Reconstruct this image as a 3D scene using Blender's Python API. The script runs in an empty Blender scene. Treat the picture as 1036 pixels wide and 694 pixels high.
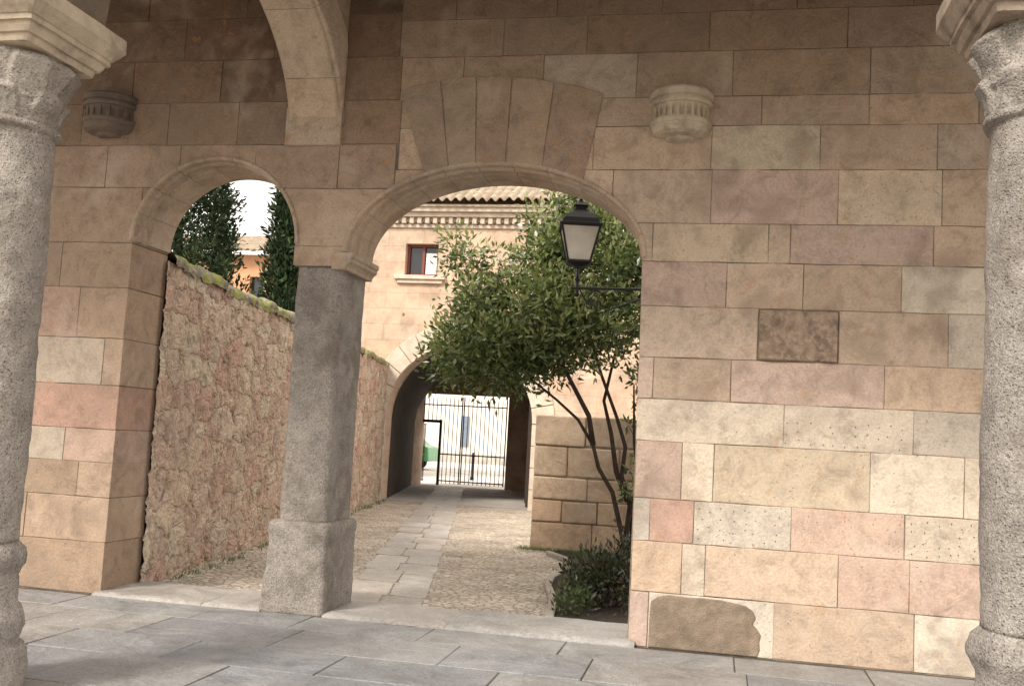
import bpy, bmesh, math, random
import numpy as np
from mathutils import Vector, noise, Matrix
from mathutils.geometry import tessellate_polygon
random.seed(7); rng=np.random.default_rng(5)
scene=bpy.context.scene; COL=bpy.context.collection
scene.view_settings.view_transform='Standard'; scene.view_settings.look='None'; scene.view_settings.exposure=0

# ------------------------------------------------------------ helpers
def link(o,parent=None):
    COL.objects.link(o)
    if parent is not None: o.parent=parent
    return o
def empty(name,loc,label,cat,group=None):
    o=bpy.data.objects.new(name,None); o.empty_display_size=.2; link(o)
    o["label"]=label; o["category"]=cat
    if group:o["group"]=group
    return o
def tag(o,label,cat,group=None):
    o["label"]=label;o["category"]=cat
    if group:o["group"]=group
    return o
def finish(bm,name,mats,parent=None,smooth=False,recalc=True,bevel=0,seg=2,angle=35):
    if recalc: bmesh.ops.recalc_face_normals(bm,faces=bm.faces)
    me=bpy.data.meshes.new(name); bm.to_mesh(me); bm.free()
    if not isinstance(mats,(list,tuple)): mats=[mats]
    for m in mats: me.materials.append(m)
    if smooth: me.polygons.foreach_set("use_smooth",[True]*len(me.polygons))
    o=bpy.data.objects.new(name,me); link(o,parent)
    if bevel:
        b=o.modifiers.new("bevel",'BEVEL'); b.width=bevel;b.segments=seg;b.limit_method='ANGLE';b.angle_limit=math.radians(angle)
    return o
def box(bm,x0,x1,y0,y1,z0,z1,mi=0,col=None,lay=None,sk=0.0):
    vs=[bm.verts.new((x+sk*y,y,z)) for z in (z0,z1) for y in (y0,y1) for x in (x0,x1)]
    for f in [(0,1,3,2),(4,6,7,5),(0,4,5,1),(2,3,7,6),(0,2,6,4),(1,5,7,3)]:
        fc=bm.faces.new([vs[i] for i in f]); fc.material_index=mi
        if lay is not None:
            for l in fc.loops:l[lay]=col
    return vs
def prism(bm,poly,y0,y1,col=None,lay=None,mi=0,xf=None):
    f=xf or (lambda x,y,z:(x,y,z))
    a=[bm.verts.new(f(x,y0,z)) for x,z in poly]; b=[bm.verts.new(f(x,y1,z)) for x,z in poly]
    n=len(poly); fl=[bm.faces.new(a),bm.faces.new(b[::-1])]
    for i in range(n): fl.append(bm.faces.new((a[i],b[i],b[(i+1)%n],a[(i+1)%n])))
    for fc in fl:
        fc.material_index=mi
        if lay is not None:
            for l in fc.loops:l[lay]=col
def slab(bm,loops,y0,y1,mi=0,xf=None):
    f=xf or (lambda x,y,z:(x,y,z))
    tris=tessellate_polygon([[Vector((x,z,0)) for x,z in lp] for lp in loops])
    flat=[p for lp in loops for p in lp]
    A=[bm.verts.new(f(x,y0,z)) for x,z in flat]; B=[bm.verts.new(f(x,y1,z)) for x,z in flat]
    for t in tris:
        try:
            bm.faces.new([A[i] for i in t]).material_index=mi; bm.faces.new([B[i] for i in reversed(t)]).material_index=mi
        except ValueError: pass
    k=0
    for lp in loops:
        n=len(lp)
        for i in range(n): bm.faces.new((A[k+i],B[k+i],B[k+(i+1)%n],A[k+(i+1)%n])).material_index=mi
        k+=n
def lathe(bm,prof,c,n=48,fn=None,mi=0,a0=0,a1=2*math.pi,cap=True):
    full=abs(a1-a0-2*math.pi)<1e-6
    rings=[]
    for r,z in prof:
        ring=[]
        for i in range(n if full else n+1):
            a=a0+(a1-a0)*i/n
            rr=r+(fn(a,z,r) if fn else 0)
            ring.append(bm.verts.new((c[0]+rr*math.cos(a),c[1]+rr*math.sin(a),c[2]+z)))
        rings.append(ring)
    for j in range(len(rings)-1):
        m=len(rings[j])
        for i in range(m if full else m-1):
            bm.faces.new((rings[j][i],rings[j][(i+1)%m],rings[j+1][(i+1)%m],rings[j+1][i])).material_index=mi
    if cap:
        bm.faces.new(rings[0][::-1]).material_index=mi; bm.faces.new(rings[-1]).material_index=mi
def tube(bm,pts,rad,n=8,mi=0):
    pts=[Vector(p) for p in pts]; rings=[]
    for i,p in enumerate(pts):
        d=(pts[min(i+1,len(pts)-1)]-pts[max(i-1,0)]).normalized()
        u=d.cross(Vector((0.31,0.9,0.17))).normalized(); v=d.cross(u)
        r=rad[i] if isinstance(rad,(list,tuple)) else rad
        rings.append([bm.verts.new(p+u*r*math.cos(2*math.pi*k/n)+v*r*math.sin(2*math.pi*k/n)) for k in range(n)])
    for j in range(len(rings)-1):
        for k in range(n): bm.faces.new((rings[j][k],rings[j][(k+1)%n],rings[j+1][(k+1)%n],rings[j+1][k])).material_index=mi
    bm.faces.new(rings[0][::-1]).material_index=mi; bm.faces.new(rings[-1]).material_index=mi

# ------------------------------------------------------------ materials
class NT:
    def __init__(s,name):
        s.m=bpy.data.materials.new(name); s.m.use_nodes=True; s.t=s.m.node_tree; s.n=s.t.nodes; s.l=s.t.links
        s.b=s.n["Principled BSDF"]; s.out=s.n["Material Output"]
        s.tc=s.n.new("ShaderNodeTexCoord"); s.co=s.tc.outputs["Object"]
    def map(s,scale=(1,1,1),rot=(0,0,0),loc=(0,0,0),src=None):
        k=s.n.new("ShaderNodeMapping"); k.inputs["Scale"].default_value=scale;k.inputs["Rotation"].default_value=rot;k.inputs["Location"].default_value=loc
        s.l.new(src or s.co,k.inputs[0]); return k.outputs[0]
    def noise(s,scale,detail=3,rough=.55,src=None,dist=0,col=False):
        k=s.n.new("ShaderNodeTexNoise");k.inputs["Scale"].default_value=scale;k.inputs["Detail"].default_value=min(detail,3);k.inputs["Roughness"].default_value=rough;k.inputs["Distortion"].default_value=dist
        s.l.new(src or s.co,k.inputs["Vector"]); return k.outputs["Color" if col else 0]
    def vor(s,scale,feat='F1',src=None,out=0,rnd=1):
        k=s.n.new("ShaderNodeTexVoronoi");k.feature=feat;k.inputs["Scale"].default_value=scale;k.inputs["Randomness"].default_value=rnd
        s.l.new(src or s.co,k.inputs["Vector"]); return k.outputs[out]
    def ramp(s,f,stops):
        k=s.n.new("ShaderNodeValToRGB"); e=k.color_ramp.elements
        while len(e)<len(stops): e.new(.5)
        for i,(p,c) in enumerate(stops):
            e[i].position=p; e[i].color=(c,c,c,1) if not isinstance(c,(tuple,list)) else (*c[:3],1)
        s.l.new(f,k.inputs[0]); return k.outputs[0]
    def mix(s,f,a,b,mode='MIX'):
        k=s.n.new("ShaderNodeMix");k.data_type='RGBA';k.blend_type=mode
        for i,v in ((0,f),(6,a),(7,b)):
            if isinstance(v,(int,float)): k.inputs[i].default_value=v if i==0 else (v,v,v,1)
            elif isinstance(v,(tuple,list)): k.inputs[i].default_value=(*v[:3],1)
            else: s.l.new(v,k.inputs[i])
        return k.outputs[2]
    def math(s,op,a,b=0,c=None):
        k=s.n.new("ShaderNodeMath");k.operation=op
        for i,v in enumerate((a,b) if c is None else (a,b,c)):
            if isinstance(v,(int,float)):k.inputs[i].default_value=v
            else:s.l.new(v,k.inputs[i])
        return k.outputs[0]
    def attr(s,name):
        k=s.n.new("ShaderNodeAttribute");k.attribute_name=name;return k.outputs["Color"]
    def bump(s,h,strength=.5,dist=.02,prev=None):
        k=s.n.new("ShaderNodeBump");k.inputs["Strength"].default_value=strength;k.inputs["Distance"].default_value=dist
        s.l.new(h,k.inputs["Height"])
        if prev is not None:s.l.new(prev,k.inputs["Normal"])
        return k.outputs[0]
    def done(s,col,rough=.85,nrm=None,spec=.3,metal=0):
        if isinstance(col,(tuple,list)): s.b.inputs["Base Color"].default_value=(*col[:3],1)
        else: s.l.new(col,s.b.inputs["Base Color"])
        if isinstance(rough,(int,float)): s.b.inputs["Roughness"].default_value=rough
        else: s.l.new(rough,s.b.inputs["Roughness"])
        s.b.inputs["Specular IOR Level"].default_value=spec; s.b.inputs["Metallic"].default_value=metal
        if nrm is not None:s.l.new(nrm,s.b.inputs["Normal"])
        return s.m

def ashlar_mat(name,dark=1.0):
    s=NT(name); c=s.attr("Col")
    mid=s.noise(4.5,3,.80,dist=.5); fine=s.noise(50,2,.75)
    c=s.mix(1,c,s.ramp(mid,[(.25,.66*dark),(.5,1.0*dark),(.8,1.16*dark)]),'MULTIPLY')
    c=s.mix(1,c,s.ramp(fine,[(.25,.80),(.7,1.1)]),'MULTIPLY')
    st=s.noise(1.1,3,.84,src=s.map(loc=(9,4,2)),dist=.3)
    c=s.mix(s.ramp(st,[(.51,0),(.66,.52)]),c,(.24,.18,.135))
    c=s.mix(s.ramp(st,[(.28,.42),(.44,0)]),c,(.55,.465,.375))
    c=s.mix(s.ramp(s.noise(6,3,.84,src=s.map(loc=(3,1,7))),[(.59,0),(.68,.5)]),c,(.42,.24,.12))
    v=s.vor(22,src=s.map(loc=(1,2,3)))
    pit=s.math('MULTIPLY',s.ramp(v,[(.08,1),(.14,0)]),s.ramp(st,[(.41,1),(.48,0)]))
    c=s.mix(s.math('MULTIPLY',pit,.5),c,(.15,.11,.08))
    h=s.math('SUBTRACT',s.math('ADD',s.math('MULTIPLY',mid,.7),s.math('MULTIPLY',fine,.3)),s.math('MULTIPLY',pit,.3))
    return s.done(c,.9,s.bump(h,.75,.024),.15)
M_ash=ashlar_mat("sandstone_ashlar")

def plain_stone(name,col,var=.25,scale=3,bump=.5,speck=0,dist=.015,stain=(.1,.09,.08),stainamt=.4):
    s=NT(name); a=s.noise(scale,3,.7,dist=.3); f=s.noise(scale*22,2,.75)
    c=s.mix(1,col,s.ramp(a,[(.25,1-var),(.75,1+var)]),'MULTIPLY')
    c=s.mix(1,c,s.ramp(f,[(.3,.72 if speck else .88),(.7,1.25 if speck else 1.08)]),'MULTIPLY')
    if speck:
        v=s.vor(120,out=1); c=s.mix(.22,c,s.ramp(v,[(.2,.05),(.5,.25),(.8,.55)]))
    c=s.mix(s.ramp(s.noise(scale*.6,3,.75,src=s.map(loc=(4,8,1))),[(.50,0),(.64,stainamt)]),c,stain)
    h=s.math('ADD',a,s.math('MULTIPLY',f,.5))
    if speck:
        pv=s.vor(44,src=s.map(loc=(2,1,2))); h=s.math('ADD',h,s.math('MULTIPLY',s.ramp(pv,[(.08,0),(.28,1)]),.4))
    return s.done(c,.88,s.bump(h,bump,dist),.2)
M_mortar=plain_stone("lime_mortar",(.23,.18,.13),.6,3,stainamt=.8)
M_granite=plain_stone("granite",(.29,.25,.21),.35,4,.9,1,.025,(.15,.12,.095),.55)
M_granite3=plain_stone("grey_granite",(.29,.255,.22),.3,4,.9,1,.03,(.14,.115,.095),.5)
M_granite2=plain_stone("weathered_granite",(.41,.36,.31),.28,4,.9,1,.035,(.19,.16,.13),.5)
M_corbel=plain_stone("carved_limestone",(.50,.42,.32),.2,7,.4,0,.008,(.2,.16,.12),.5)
M_abac=plain_stone("dark_abacus_stone",(.33,.265,.205),.25,9,.5,0,.01,(.12,.10,.08),.5)  # darker brown stone than the left abacus
M_corbeld=plain_stone("shade_tinted_limestone",(.18,.14,.11),.2,7,.4)  # darkened copy of the corbel limestone, left corbel's shade painted in
M_rib=plain_stone("arch_limestone",(.40,.305,.225),.25,4,.4,0,.01,(.2,.15,.11),.5)
M_outer=plain_stone("dark_arch_stone",(.20,.155,.115),.2,4)  # darker tone than the rib limestone
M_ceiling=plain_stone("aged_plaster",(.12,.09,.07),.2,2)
M_sill=plain_stone("worn_step_stone",(.52,.48,.42),.2,3,.5,1,.015,(.22,.2,.17),.4)
M_pitted=plain_stone("pitted_brown_stone",(.54,.40,.30),.5,13,1,0,.03,(.26,.19,.145),.7)
M_patch=plain_stone("worn_brown_stone",(.27,.21,.155),.35,5,.8,0,.03,(.17,.135,.10),.6)

def slate(name,over=.5,oc=(.29,.265,.24)):
    s=NT(name); c=s.attr("Col")
    a=s.noise(2.0,3,.80,dist=.6); f=s.noise(36,2,.78)
    c=s.mix(1,c,s.ramp(a,[(.25,.62),(.75,1.3)]),'MULTIPLY'); c=s.mix(1,c,s.ramp(f,[(.3,.74),(.7,1.18)]),'MULTIPLY')
    c=s.mix(s.ramp(s.noise(1.3,3,.82,src=s.map(loc=(2,6,1))),[(.48,0),(.62,over)]),c,oc)
    h=s.math('ADD',s.math('MULTIPLY',a,1.4),s.math('MULTIPLY',f,.4))
    return s.done(c,s.ramp(a,[(.3,.38),(.7,.70)]),s.bump(h,.85,.025),.45)
M_slate=slate("slate_flagstone",.42,(.33,.315,.30))
M_flag=slate("lane_flagstone",.3,(.40,.36,.31))
M_dirt=plain_stone("joint_dirt",(.10,.092,.08),.4,10)

def cobble():
    s=NT("cobblestones"); w=s.noise(2,2,col=True); src=s.mix(.05,s.co,w)
    d=s.vor(12,'DISTANCE_TO_EDGE',src=src); cc=s.vor(12,'F1',src=src,out=1)
    c=s.ramp(cc,[(0,(.46,.39,.31)),(.5,(.58,.51,.42)),(1,(.66,.60,.51))])
    c=s.mix(s.ramp(d,[(.02,0),(.09,1)]),(.34,.28,.21),c)
    c=s.mix(1,c,s.ramp(s.noise(1.1,3,.82),[(.3,.66),(.6,1.06)]),'MULTIPLY')
    g=s.math('MULTIPLY',s.ramp(s.noise(.7,3,.7,src=s.map(loc=(7,2,0))),[(.57,0),(.70,.6)]),s.ramp(d,[(.05,1),(.16,.15)]))
    c=s.mix(g,c,(.18,.18,.09))
    h=s.ramp(d,[(0,0),(.2,1)])
    return s.done(c,.85,s.bump(h,.75,.03),.25)
M_cobble=cobble()
def earth():
    s=NT("gravel_earth"); a=s.noise(1.2,3,.7); f=s.noise(35,2,.7)
    c=s.ramp(a,[(.3,(.17,.14,.10)),(.55,(.30,.26,.20)),(.75,(.36,.32,.25))])
    c=s.mix(1,c,s.ramp(f,[(.3,.7),(.7,1.2)]),'MULTIPLY')
    return s.done(c,.95,s.bump(f,.6,.02),.2)
M_earth=earth()
M_road=plain_stone("pale_paving",(.66,.63,.58),.1,1.5,.2)
M_soil=plain_stone("planting_soil",(.07,.055,.04),.4,12,1,0,.04)

def rubble():
    s=NT("rubble_masonry")
    w=s.noise(2.6,3,.8,col=True); src=s.mix(.22,s.map(scale=(1,.85,1.35)),w)
    d=s.vor(3.1,'DISTANCE_TO_EDGE',src=src,rnd=.6); cc=s.vor(3.1,'F1',src=src,out=1,rnd=.6)
    sep=s.n.new("ShaderNodeSeparateColor"); s.l.new(cc,sep.inputs[0])
    c=s.ramp(sep.outputs[0],[(0,(.48,.33,.26)),(.2,(.55,.42,.32)),(.4,(.54,.46,.35)),(.58,(.46,.37,.29)),(.76,(.50,.33,.26)),(1,(.58,.49,.39))])
    er=s.noise(4.5,3,.88,dist=.6)
    c=s.mix(1,c,s.ramp(er,[(.32,.46),(.46,.95),(.68,1.16)]),'MULTIPLY')
    c=s.mix(1,c,s.ramp(s.noise(28,2,.8),[(.25,.72),(.7,1.14)]),'MULTIPLY')
    jm=s.ramp(d,[(.0,1),(.05,0)])
    c=s.mix(s.math('MULTIPLY',jm,.6),c,s.mix(1,(.37,.285,.215),s.ramp(er,[(.25,.5),(.7,1.2)]),'MULTIPLY'))
    c=s.mix(s.ramp(s.noise(1.0,3,.8,src=s.map(loc=(1,7,3))),[(.47,0),(.60,.65)]),c,s.mix(1,(.52,.40,.31),s.ramp(er,[(.3,.58),(.7,1.15)]),'MULTIPLY'))
    c=s.mix(s.ramp(s.noise(1.9,3,.88,src=s.map(loc=(4,4,4))),[(.56,0),(.67,.55)]),c,(.20,.15,.115))
    h=s.math('ADD',s.math('MULTIPLY',s.ramp(d,[(0,0),(.05,.8),(.14,1)]),.42),s.math('MULTIPLY',er,2.0))
    dn=s.n.new("ShaderNodeDisplacement"); dn.inputs["Scale"].default_value=.055; dn.inputs["Midlevel"].default_value=1.3
    s.l.new(h,dn.inputs["Height"]); s.l.new(dn.outputs[0],s.out.inputs["Displacement"])
    s.m.displacement_method='BOTH'
    return s.done(c,.92,None,.15)
M_rubble=rubble()
def coping():
    s=NT("mossy_coping"); a=s.noise(3,3,.8)
    c=s.ramp(s.noise(8,3,.7),[(.3,(.16,.135,.10)),(.7,(.42,.37,.30))])
    c=s.mix(s.ramp(a,[(.47,0),(.54,.95)]),c,(.33,.36,.11))
    return s.done(c,.95,s.bump(s.noise(14,3,.75),1,.05),.1)
M_coping=coping()
def facade():
    s=NT("facade_sandstone")
    src=s.n.new("ShaderNodeCombineXYZ"); sp=s.n.new("ShaderNodeSeparateXYZ"); s.l.new(s.co,sp.inputs[0])
    s.l.new(s.math('ADD',sp.outputs[0],sp.outputs[1]),src.inputs[0]); s.l.new(sp.outputs[2],src.inputs[1])
    b=s.n.new("ShaderNodeTexBrick"); s.l.new(src.outputs[0],b.inputs["Vector"])
    b.inputs["Scale"].default_value=1; b.inputs["Brick Width"].default_value=.85;b.inputs["Row Height"].default_value=.37
    b.inputs["Mortar Size"].default_value=.005;b.inputs["Mortar Smooth"].default_value=.5
    b.inputs["Color1"].default_value=(.58,.405,.295,1);b.inputs["Color2"].default_value=(.62,.475,.36,1);b.inputs["Mortar"].default_value=(.42,.30,.21,1)
    c=s.mix(1,b.outputs[0],s.ramp(s.noise(1.4,3,.8),[(.3,.66),(.6,1.06)]),'MULTIPLY')
    return s.done(c,.9,s.bump(s.math('SUBTRACT',s.noise(12,3,.7),b.outputs[1]),.4,.02),.2)
M_fac=facade()
M_facpale=plain_stone("pale_voussoir_stone",(.62,.53,.43),.2,4,.4,stain=(.42,.33,.25))
M_dark=plain_stone("dark_passage_wall",(.075,.055,.042),.3,3)  # very dark brown base colour for the passage vault
M_block=ashlar_mat("brown_ashlar",.95)
def tile():
    s=NT("clay_roof_tile"); c=s.ramp(s.vor(5,out=1),[(0,(.33,.22,.15)),(.5,(.40,.31,.23)),(1,(.46,.40,.32))])
    c=s.mix(s.ramp(s.noise(5,3,.7),[(.45,0),(.6,.7)]),c,(.27,.26,.19))
    return s.done(c,.9,None,.2)
M_tile=tile()
def simple(name,col,rough=.6,metal=0,spec=.4,var=.15,scale=8):
    s=NT(name); a=s.noise(scale,3,.6)
    return s.done(s.mix(1,col,s.ramp(a,[(.3,1-var),(.7,1+var)]),'MULTIPLY'),rough,None,spec,metal)
M_iron=simple("black_iron",(.018,.018,.02),.45,.4)
M_irong=simple("gate_iron",(.05,.035,.028),.5,.3)
M_wood=simple("dark_wood",(.045,.03,.02),.6)
M_white=simple("white_paint",(.72,.70,.66),.5)
M_orange=simple("orange_render",(.58,.33,.19),.9,var=.1,scale=2)
M_cream=simple("cream_render",(.68,.64,.57),.9,var=.08,scale=1)
M_red=simple("red_window_paint",(.20,.05,.035),.5)
def glassm(name,col,rough,emi=0):
    s=NT(name); return s.done(s.mix(1,col,s.ramp(s.noise(4,3),[(.3,.8),(.7,1.15)]),'MULTIPLY'),rough,None,.6)
M_pane=glassm("dark_window_glass",(.02,.022,.026),.08)
M_frost=glassm("frosted_lantern_glass",(.54,.52,.47),.25)
M_carg=simple("green_car_paint",(.05,.30,.14),.25,spec=.6,var=.03)
M_rubber=simple("tyre_rubber",(.02,.02,.02),.8)
M_blue=simple("grey_blue_door_paint",(.16,.20,.26),.5)
def leafmat(name):
    s=NT(name); c=s.attr("Col")
    s.l.new(c,s.b.inputs["Base Color"]); s.b.inputs["Roughness"].default_value=.30; s.b.inputs["Specular IOR Level"].default_value=.55
    t=s.n.new("ShaderNodeBsdfTranslucent"); s.l.new(s.mix(1,c,(1.3,1.4,.7),'MULTIPLY'),t.inputs[0])
    m=s.n.new("ShaderNodeMixShader"); m.inputs[0].default_value=.25; s.l.new(s.b.outputs[0],m.inputs[1]);s.l.new(t.outputs[0],m.inputs[2]);s.l.new(m.outputs[0],s.out.inputs[0])
    return s.m
M_leaf=leafmat("laurel_leaves")
def needlemat():
    s=NT("conifer_foliage"); return s.done(s.attr("Col"),.8,None,.15)
M_needle=needlemat()
M_bark=plain_stone("bark",(.075,.055,.043),.4,10,1,0,.02)

# ------------------------------------------------------------ main arcade wall
T=(.50,.385,.29);P=(.575,.495,.40);K=(.52,.385,.31);R=(.49,.335,.27);B=(.42,.325,.245);O=(.57,.465,.345);G=(.50,.44,.37);S_=(.25,.195,.15)
PAL={'T':T,'P':P,'K':K,'R':R,'B':B,'O':O,'G':G,'D':S_,'S':S_}
OP=[(-5.36,-3.76,3.2,-4.56,.80,.76),(-3.27,-.68,3.13,-1.975,1.295,.78)]
def otop(x,e=0):
    for xa,xb,sp,c,a,b in OP:
        if xa-e<x<xb+e:
            u=min(1,abs(x-c)/(a+e)); return sp+(b+e)*math.sqrt(max(0,1-u*u))
    return -1
def block_polys(x0,x1,z0,z1):
    n=max(2,int((x1-x0)/.03)); xs=[x0+(x1-x0)*i/n for i in range(n+1)]
    for o in OP:
        for e in (o[0],o[1]):
            if x0<e<x1: xs+= [e-1e-4,e+1e-4]
    xs=sorted(xs); runs=[];cur=[]
    for x in xs:
        f=max(z0,otop(x))
        if f<z1-.012: cur.append((x,f))
        else:
            if len(cur)>1: runs.append(cur)
            cur=[]
    if len(cur)>1: runs.append(cur)
    out=[]
    for r in runs:
        if r[-1][0]-r[0][0]<.02: continue
        q=[r[0]]
        for i in range(1,len(r)-1):
            if abs(r[i][1]-r[i-1][1])<1e-6 and abs(r[i+1][1]-r[i][1])<1e-6: continue
            q.append(r[i])
        q.append(r[-1]); out.append(q+[(r[-1][0],z1),(r[0][0],z1)])
    return out
rows=[
 (0,.43,[-.66,-.51,.46,1.49,2.3,3.2,4.1,5,6],"KPTPTKTP"),
 (.43,.83,[-.66,-.26,-.08,.93,1.45,2.2,3,4,5,6],"TPTKKTPTK"),
 (.83,1.17,[-.66,-.53,-.18,.57,1.41,2.1,3,4,5,6],"GRPKPKTKTP"),
 (1.17,1.63,[-.66,-.29,-.04,1.15,1.83,2.6,3.6,4.5,6],"KPOPPTTK"),
 (1.63,1.97,[-.67,.49,1.46,2.3,3.4,4.4,6],"PPGTPT"),
 (1.97,2.31,[-.67,-.55,.07,1.24,2.0,3.1,4.2,6],"KTKTTKT"),
 (2.31,2.73,[-.675,.27,.89,1.70,2.5,3.4,4.5,6],"TDTPTTK"),
 (2.73,3.10,[-.68,.01,.61,1.35,2.2,3.1,4.3,6],"KTTPTKT"),
 (3.10,3.42,[-2.87,-2.0,-.6,.33,.50,1.58,2.4,3.4,4.6,6],"TTOTKTTTK"),
 (3.42,3.87,[-2.87,-2.0,-.95,-.14,.86,1.64,2.5,3.6,4.6,6],"TTTKOTKTT"),
 (3.87,4.24,[-2.85,-1.13,-.15,.71,1.6,2.6,3.7,4.8,6],"TTOTBTTK"),
 (4.24,4.49,[-2.85,-1.12,-.2,.24,1.08,1.9,2.9,4,5,6],"TTKTTBTTK"),
 (4.49,4.88,[-2.87,-2.3,-1.59,-.79,0,1.08,2.0,3,4,5,6],"TTPTBTKTTT"),
 (4.88,5.22,[-2.9,-1.96,-1.23,-.2,.9,1.9,3,4,5,6],"TTBTKTTTB"),
 (5.22,5.56,[-2.9,-2.4,-1.5,-.6,.5,1.4,2.3,3.4,4.4,6],"BTTKTBTTT"),
 (5.56,6.0,[-2.9,-2,-1.1,0,.9,1.9,3,4,5,6],"TTBTTKTTT"),
 (0,.45,[-9,-7.9,-6.5,-5.34],"TTB"),
 (.45,.85,[-9,-7.2,-6.2,-5.345],"KTT"),
 (.85,1.16,[-9,-7.8,-6.7,-5.7,-5.35],"TKBT"),
 (1.16,1.46,[-9,-7.5,-6.6,-5.87,-5.35],"TTPK"),
 (1.46,1.86,[-9,-7.4,-6.5,-5.355],"TBR"),
 (1.86,2.29,[-9,-7.6,-6.45,-5.55,-5.355],"KTPT"),
 (2.29,2.76,[-9,-7.8,-6.8,-5.85,-5.36],"TBKT"),
 (2.76,3.18,[-9,-7.5,-6.08,-5.36],"TBT"),
 (3.18,3.70,[-9,-7.6,-6.31,-5.30,-3.90,-2.87],"KTTBT"),
 (3.70,4.10,[-9,-7.3,-6.5,-5.7,-4.95,-4.2,-3.4,-2.87],"TBTTTTT"),
 (4.10,4.50,[-9,-7.7,-6.9,-6.0,-5.1,-4.4,-3.6,-2.85],"TTBTTBT"),
 (4.50,4.90,[-9,-7.2,-6.4,-5.5,-4.6,-3.9,-2.87],"BTTTBT"),
 (4.90,5.30,[-9,-7.6,-6.7,-5.9,-5.0,-4.1,-3.4,-2.9],"TBTTKTT"),
 (5.30,6.0,[-9,-7.3,-6.3,-5.4,-4.4,-3.5,-2.9],"TTBTTB"),
 (3.0,3.18,[-3.76,-3.27],"T"),
]
def vcol(c,v=.08):
    k=1+random.uniform(-v,v); w=random.uniform(-.03,.03)
    return (c[0]*k*(1+w),c[1]*k,c[2]*k*(1-w),1)
TH=.62
wall=empty("arcade_wall",(0,0,0),"sandstone ashlar wall pierced by two round arches","wall")
bm=bmesh.new(); lay=bm.loops.layers.float_color.new("Col")
for z0,z1,xs,cs in rows:
    for i in range(len(xs)-1):
        if cs[i]=='D': continue
        c=PAL[cs[i]]; g=.0022
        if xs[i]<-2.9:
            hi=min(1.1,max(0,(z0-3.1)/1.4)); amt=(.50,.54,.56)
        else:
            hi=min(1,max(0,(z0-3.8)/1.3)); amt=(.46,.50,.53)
        c=tuple(c[k]*(1-hi*amt[k]) for k in range(3))  # shade below the ceiling painted into the upper course colours
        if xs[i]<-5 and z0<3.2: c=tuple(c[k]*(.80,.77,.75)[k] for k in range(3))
        if xs[i]<-2.9 and z0>=3.0: c=tuple(c[k]*(.92,.90,.89)[k] for k in range(3))  # upper left shade deepened further in the block colour
        pr=random.uniform(0,.006)
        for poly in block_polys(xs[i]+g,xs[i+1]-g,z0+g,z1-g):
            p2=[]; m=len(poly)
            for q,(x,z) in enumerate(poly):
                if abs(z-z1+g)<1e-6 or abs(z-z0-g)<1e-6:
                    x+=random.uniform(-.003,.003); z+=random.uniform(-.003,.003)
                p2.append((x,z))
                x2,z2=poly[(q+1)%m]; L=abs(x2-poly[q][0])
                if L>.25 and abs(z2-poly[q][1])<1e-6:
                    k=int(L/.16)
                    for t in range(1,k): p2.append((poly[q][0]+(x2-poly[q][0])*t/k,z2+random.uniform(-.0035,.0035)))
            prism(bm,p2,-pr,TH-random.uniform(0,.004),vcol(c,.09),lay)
bx=[-2.60,-2.38,-2.14,-1.88,-1.56,-1.20]; tx=[-2.87,-2.50,-2.18,-1.86,-1.49,-1.06]; tz=[4.58,4.66,4.69,4.68,4.63,4.52]
def fz(x):
    for i in range(5):
        if tx[i]<=x<=tx[i+1]+1e-6:
            t=(x-tx[i])/(tx[i+1]-tx[i]); return tz[i]*(1-t)+tz[i+1]*t+.012*math.sin(math.pi*t)
    return tz[-1]
for i in range(5):
    g=.005
    low=[bx[i]+g+(bx[i+1]-bx[i]-2*g)*k/6 for k in range(7)]
    top=[tx[i+1]-g-(tx[i+1]-tx[i]-2*g)*k/4 for k in range(5)]
    poly=[(x,otop(x)+.005) for x in low]+[(x,fz(x)) for x in top]
    prism(bm,poly,-.017-.003*(i%2),.2,vcol(((.35,.26,.195),(.37,.285,.21))[i%2],.04),lay)
finish(bm,"ashlar_facing",M_ash,wall,bevel=.005,seg=2)
bm=bmesh.new(); nx,nz_=62,42; vs=[]
for j in range(nz_+1):
    row=[]
    for i in range(nx+1):
        x=.274+(.612)*i/nx; z=2.314+.412*j/nz_
        ed=min(i,nx-i,j,nz_-j)
        d=noise.turbulence(Vector((x*9,z*9,3)),4,False)*.045-.035
        row.append(bm.verts.new((x,(-.006+d*.7) if ed>0 else .03,z)))
    vs.append(row)
for j in range(nz_):
    for i in range(nx): bm.faces.new((vs[j][i],vs[j][i+1],vs[j+1][i+1],vs[j+1][i]))
o=finish(bm,"pitted_block",M_pitted,wall,smooth=True,recalc=False); o["label"]="rough pitted reused carved block"
bm=bmesh.new()
arc=[(.36,.06),(.35,.12),(.37,.17),(.34,.22),(.30,.25),(.33,.30),(.30,.35),(.24,.385),(.16,.40),(.06,.412),(-.08,.417),(-.22,.412),(-.36,.418),(-.44,.40),(-.49,.36),(-.497,.28),(-.50,.15)]
poly=[(-.50,.004),(.34,.004)]+[(x+random.uniform(-.008,.008) if 0<i<12 else x,z) for i,(x,z) in enumerate(arc)]
prism(bm,poly,-.014,.05); o=finish(bm,"worn_patch",M_patch,wall,bevel=.008,seg=3)
o["label"]="worn brown rounded stone face"
bm=bmesh.new()
for (xa,xb,za,zb) in ((-.13,.52,.88,1.12),(1.47,2.02,.88,1.12),(.52,1.40,1.68,1.90)):
    x=xa
    while x<xb:
        z=za
        while z<zb:
            cxx=x+random.uniform(-.02,.02); czz=z+random.uniform(-.02,.02)
            if random.random()<.8: bmesh.ops.create_cone(bm,cap_ends=True,segments=8,radius1=.0045,radius2=.0045,depth=.003,matrix=Matrix.Translation((cxx,-.0075,czz))@Matrix.Rotation(math.pi/2,4,'X'))
            z+=.075
        x+=.085
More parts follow.
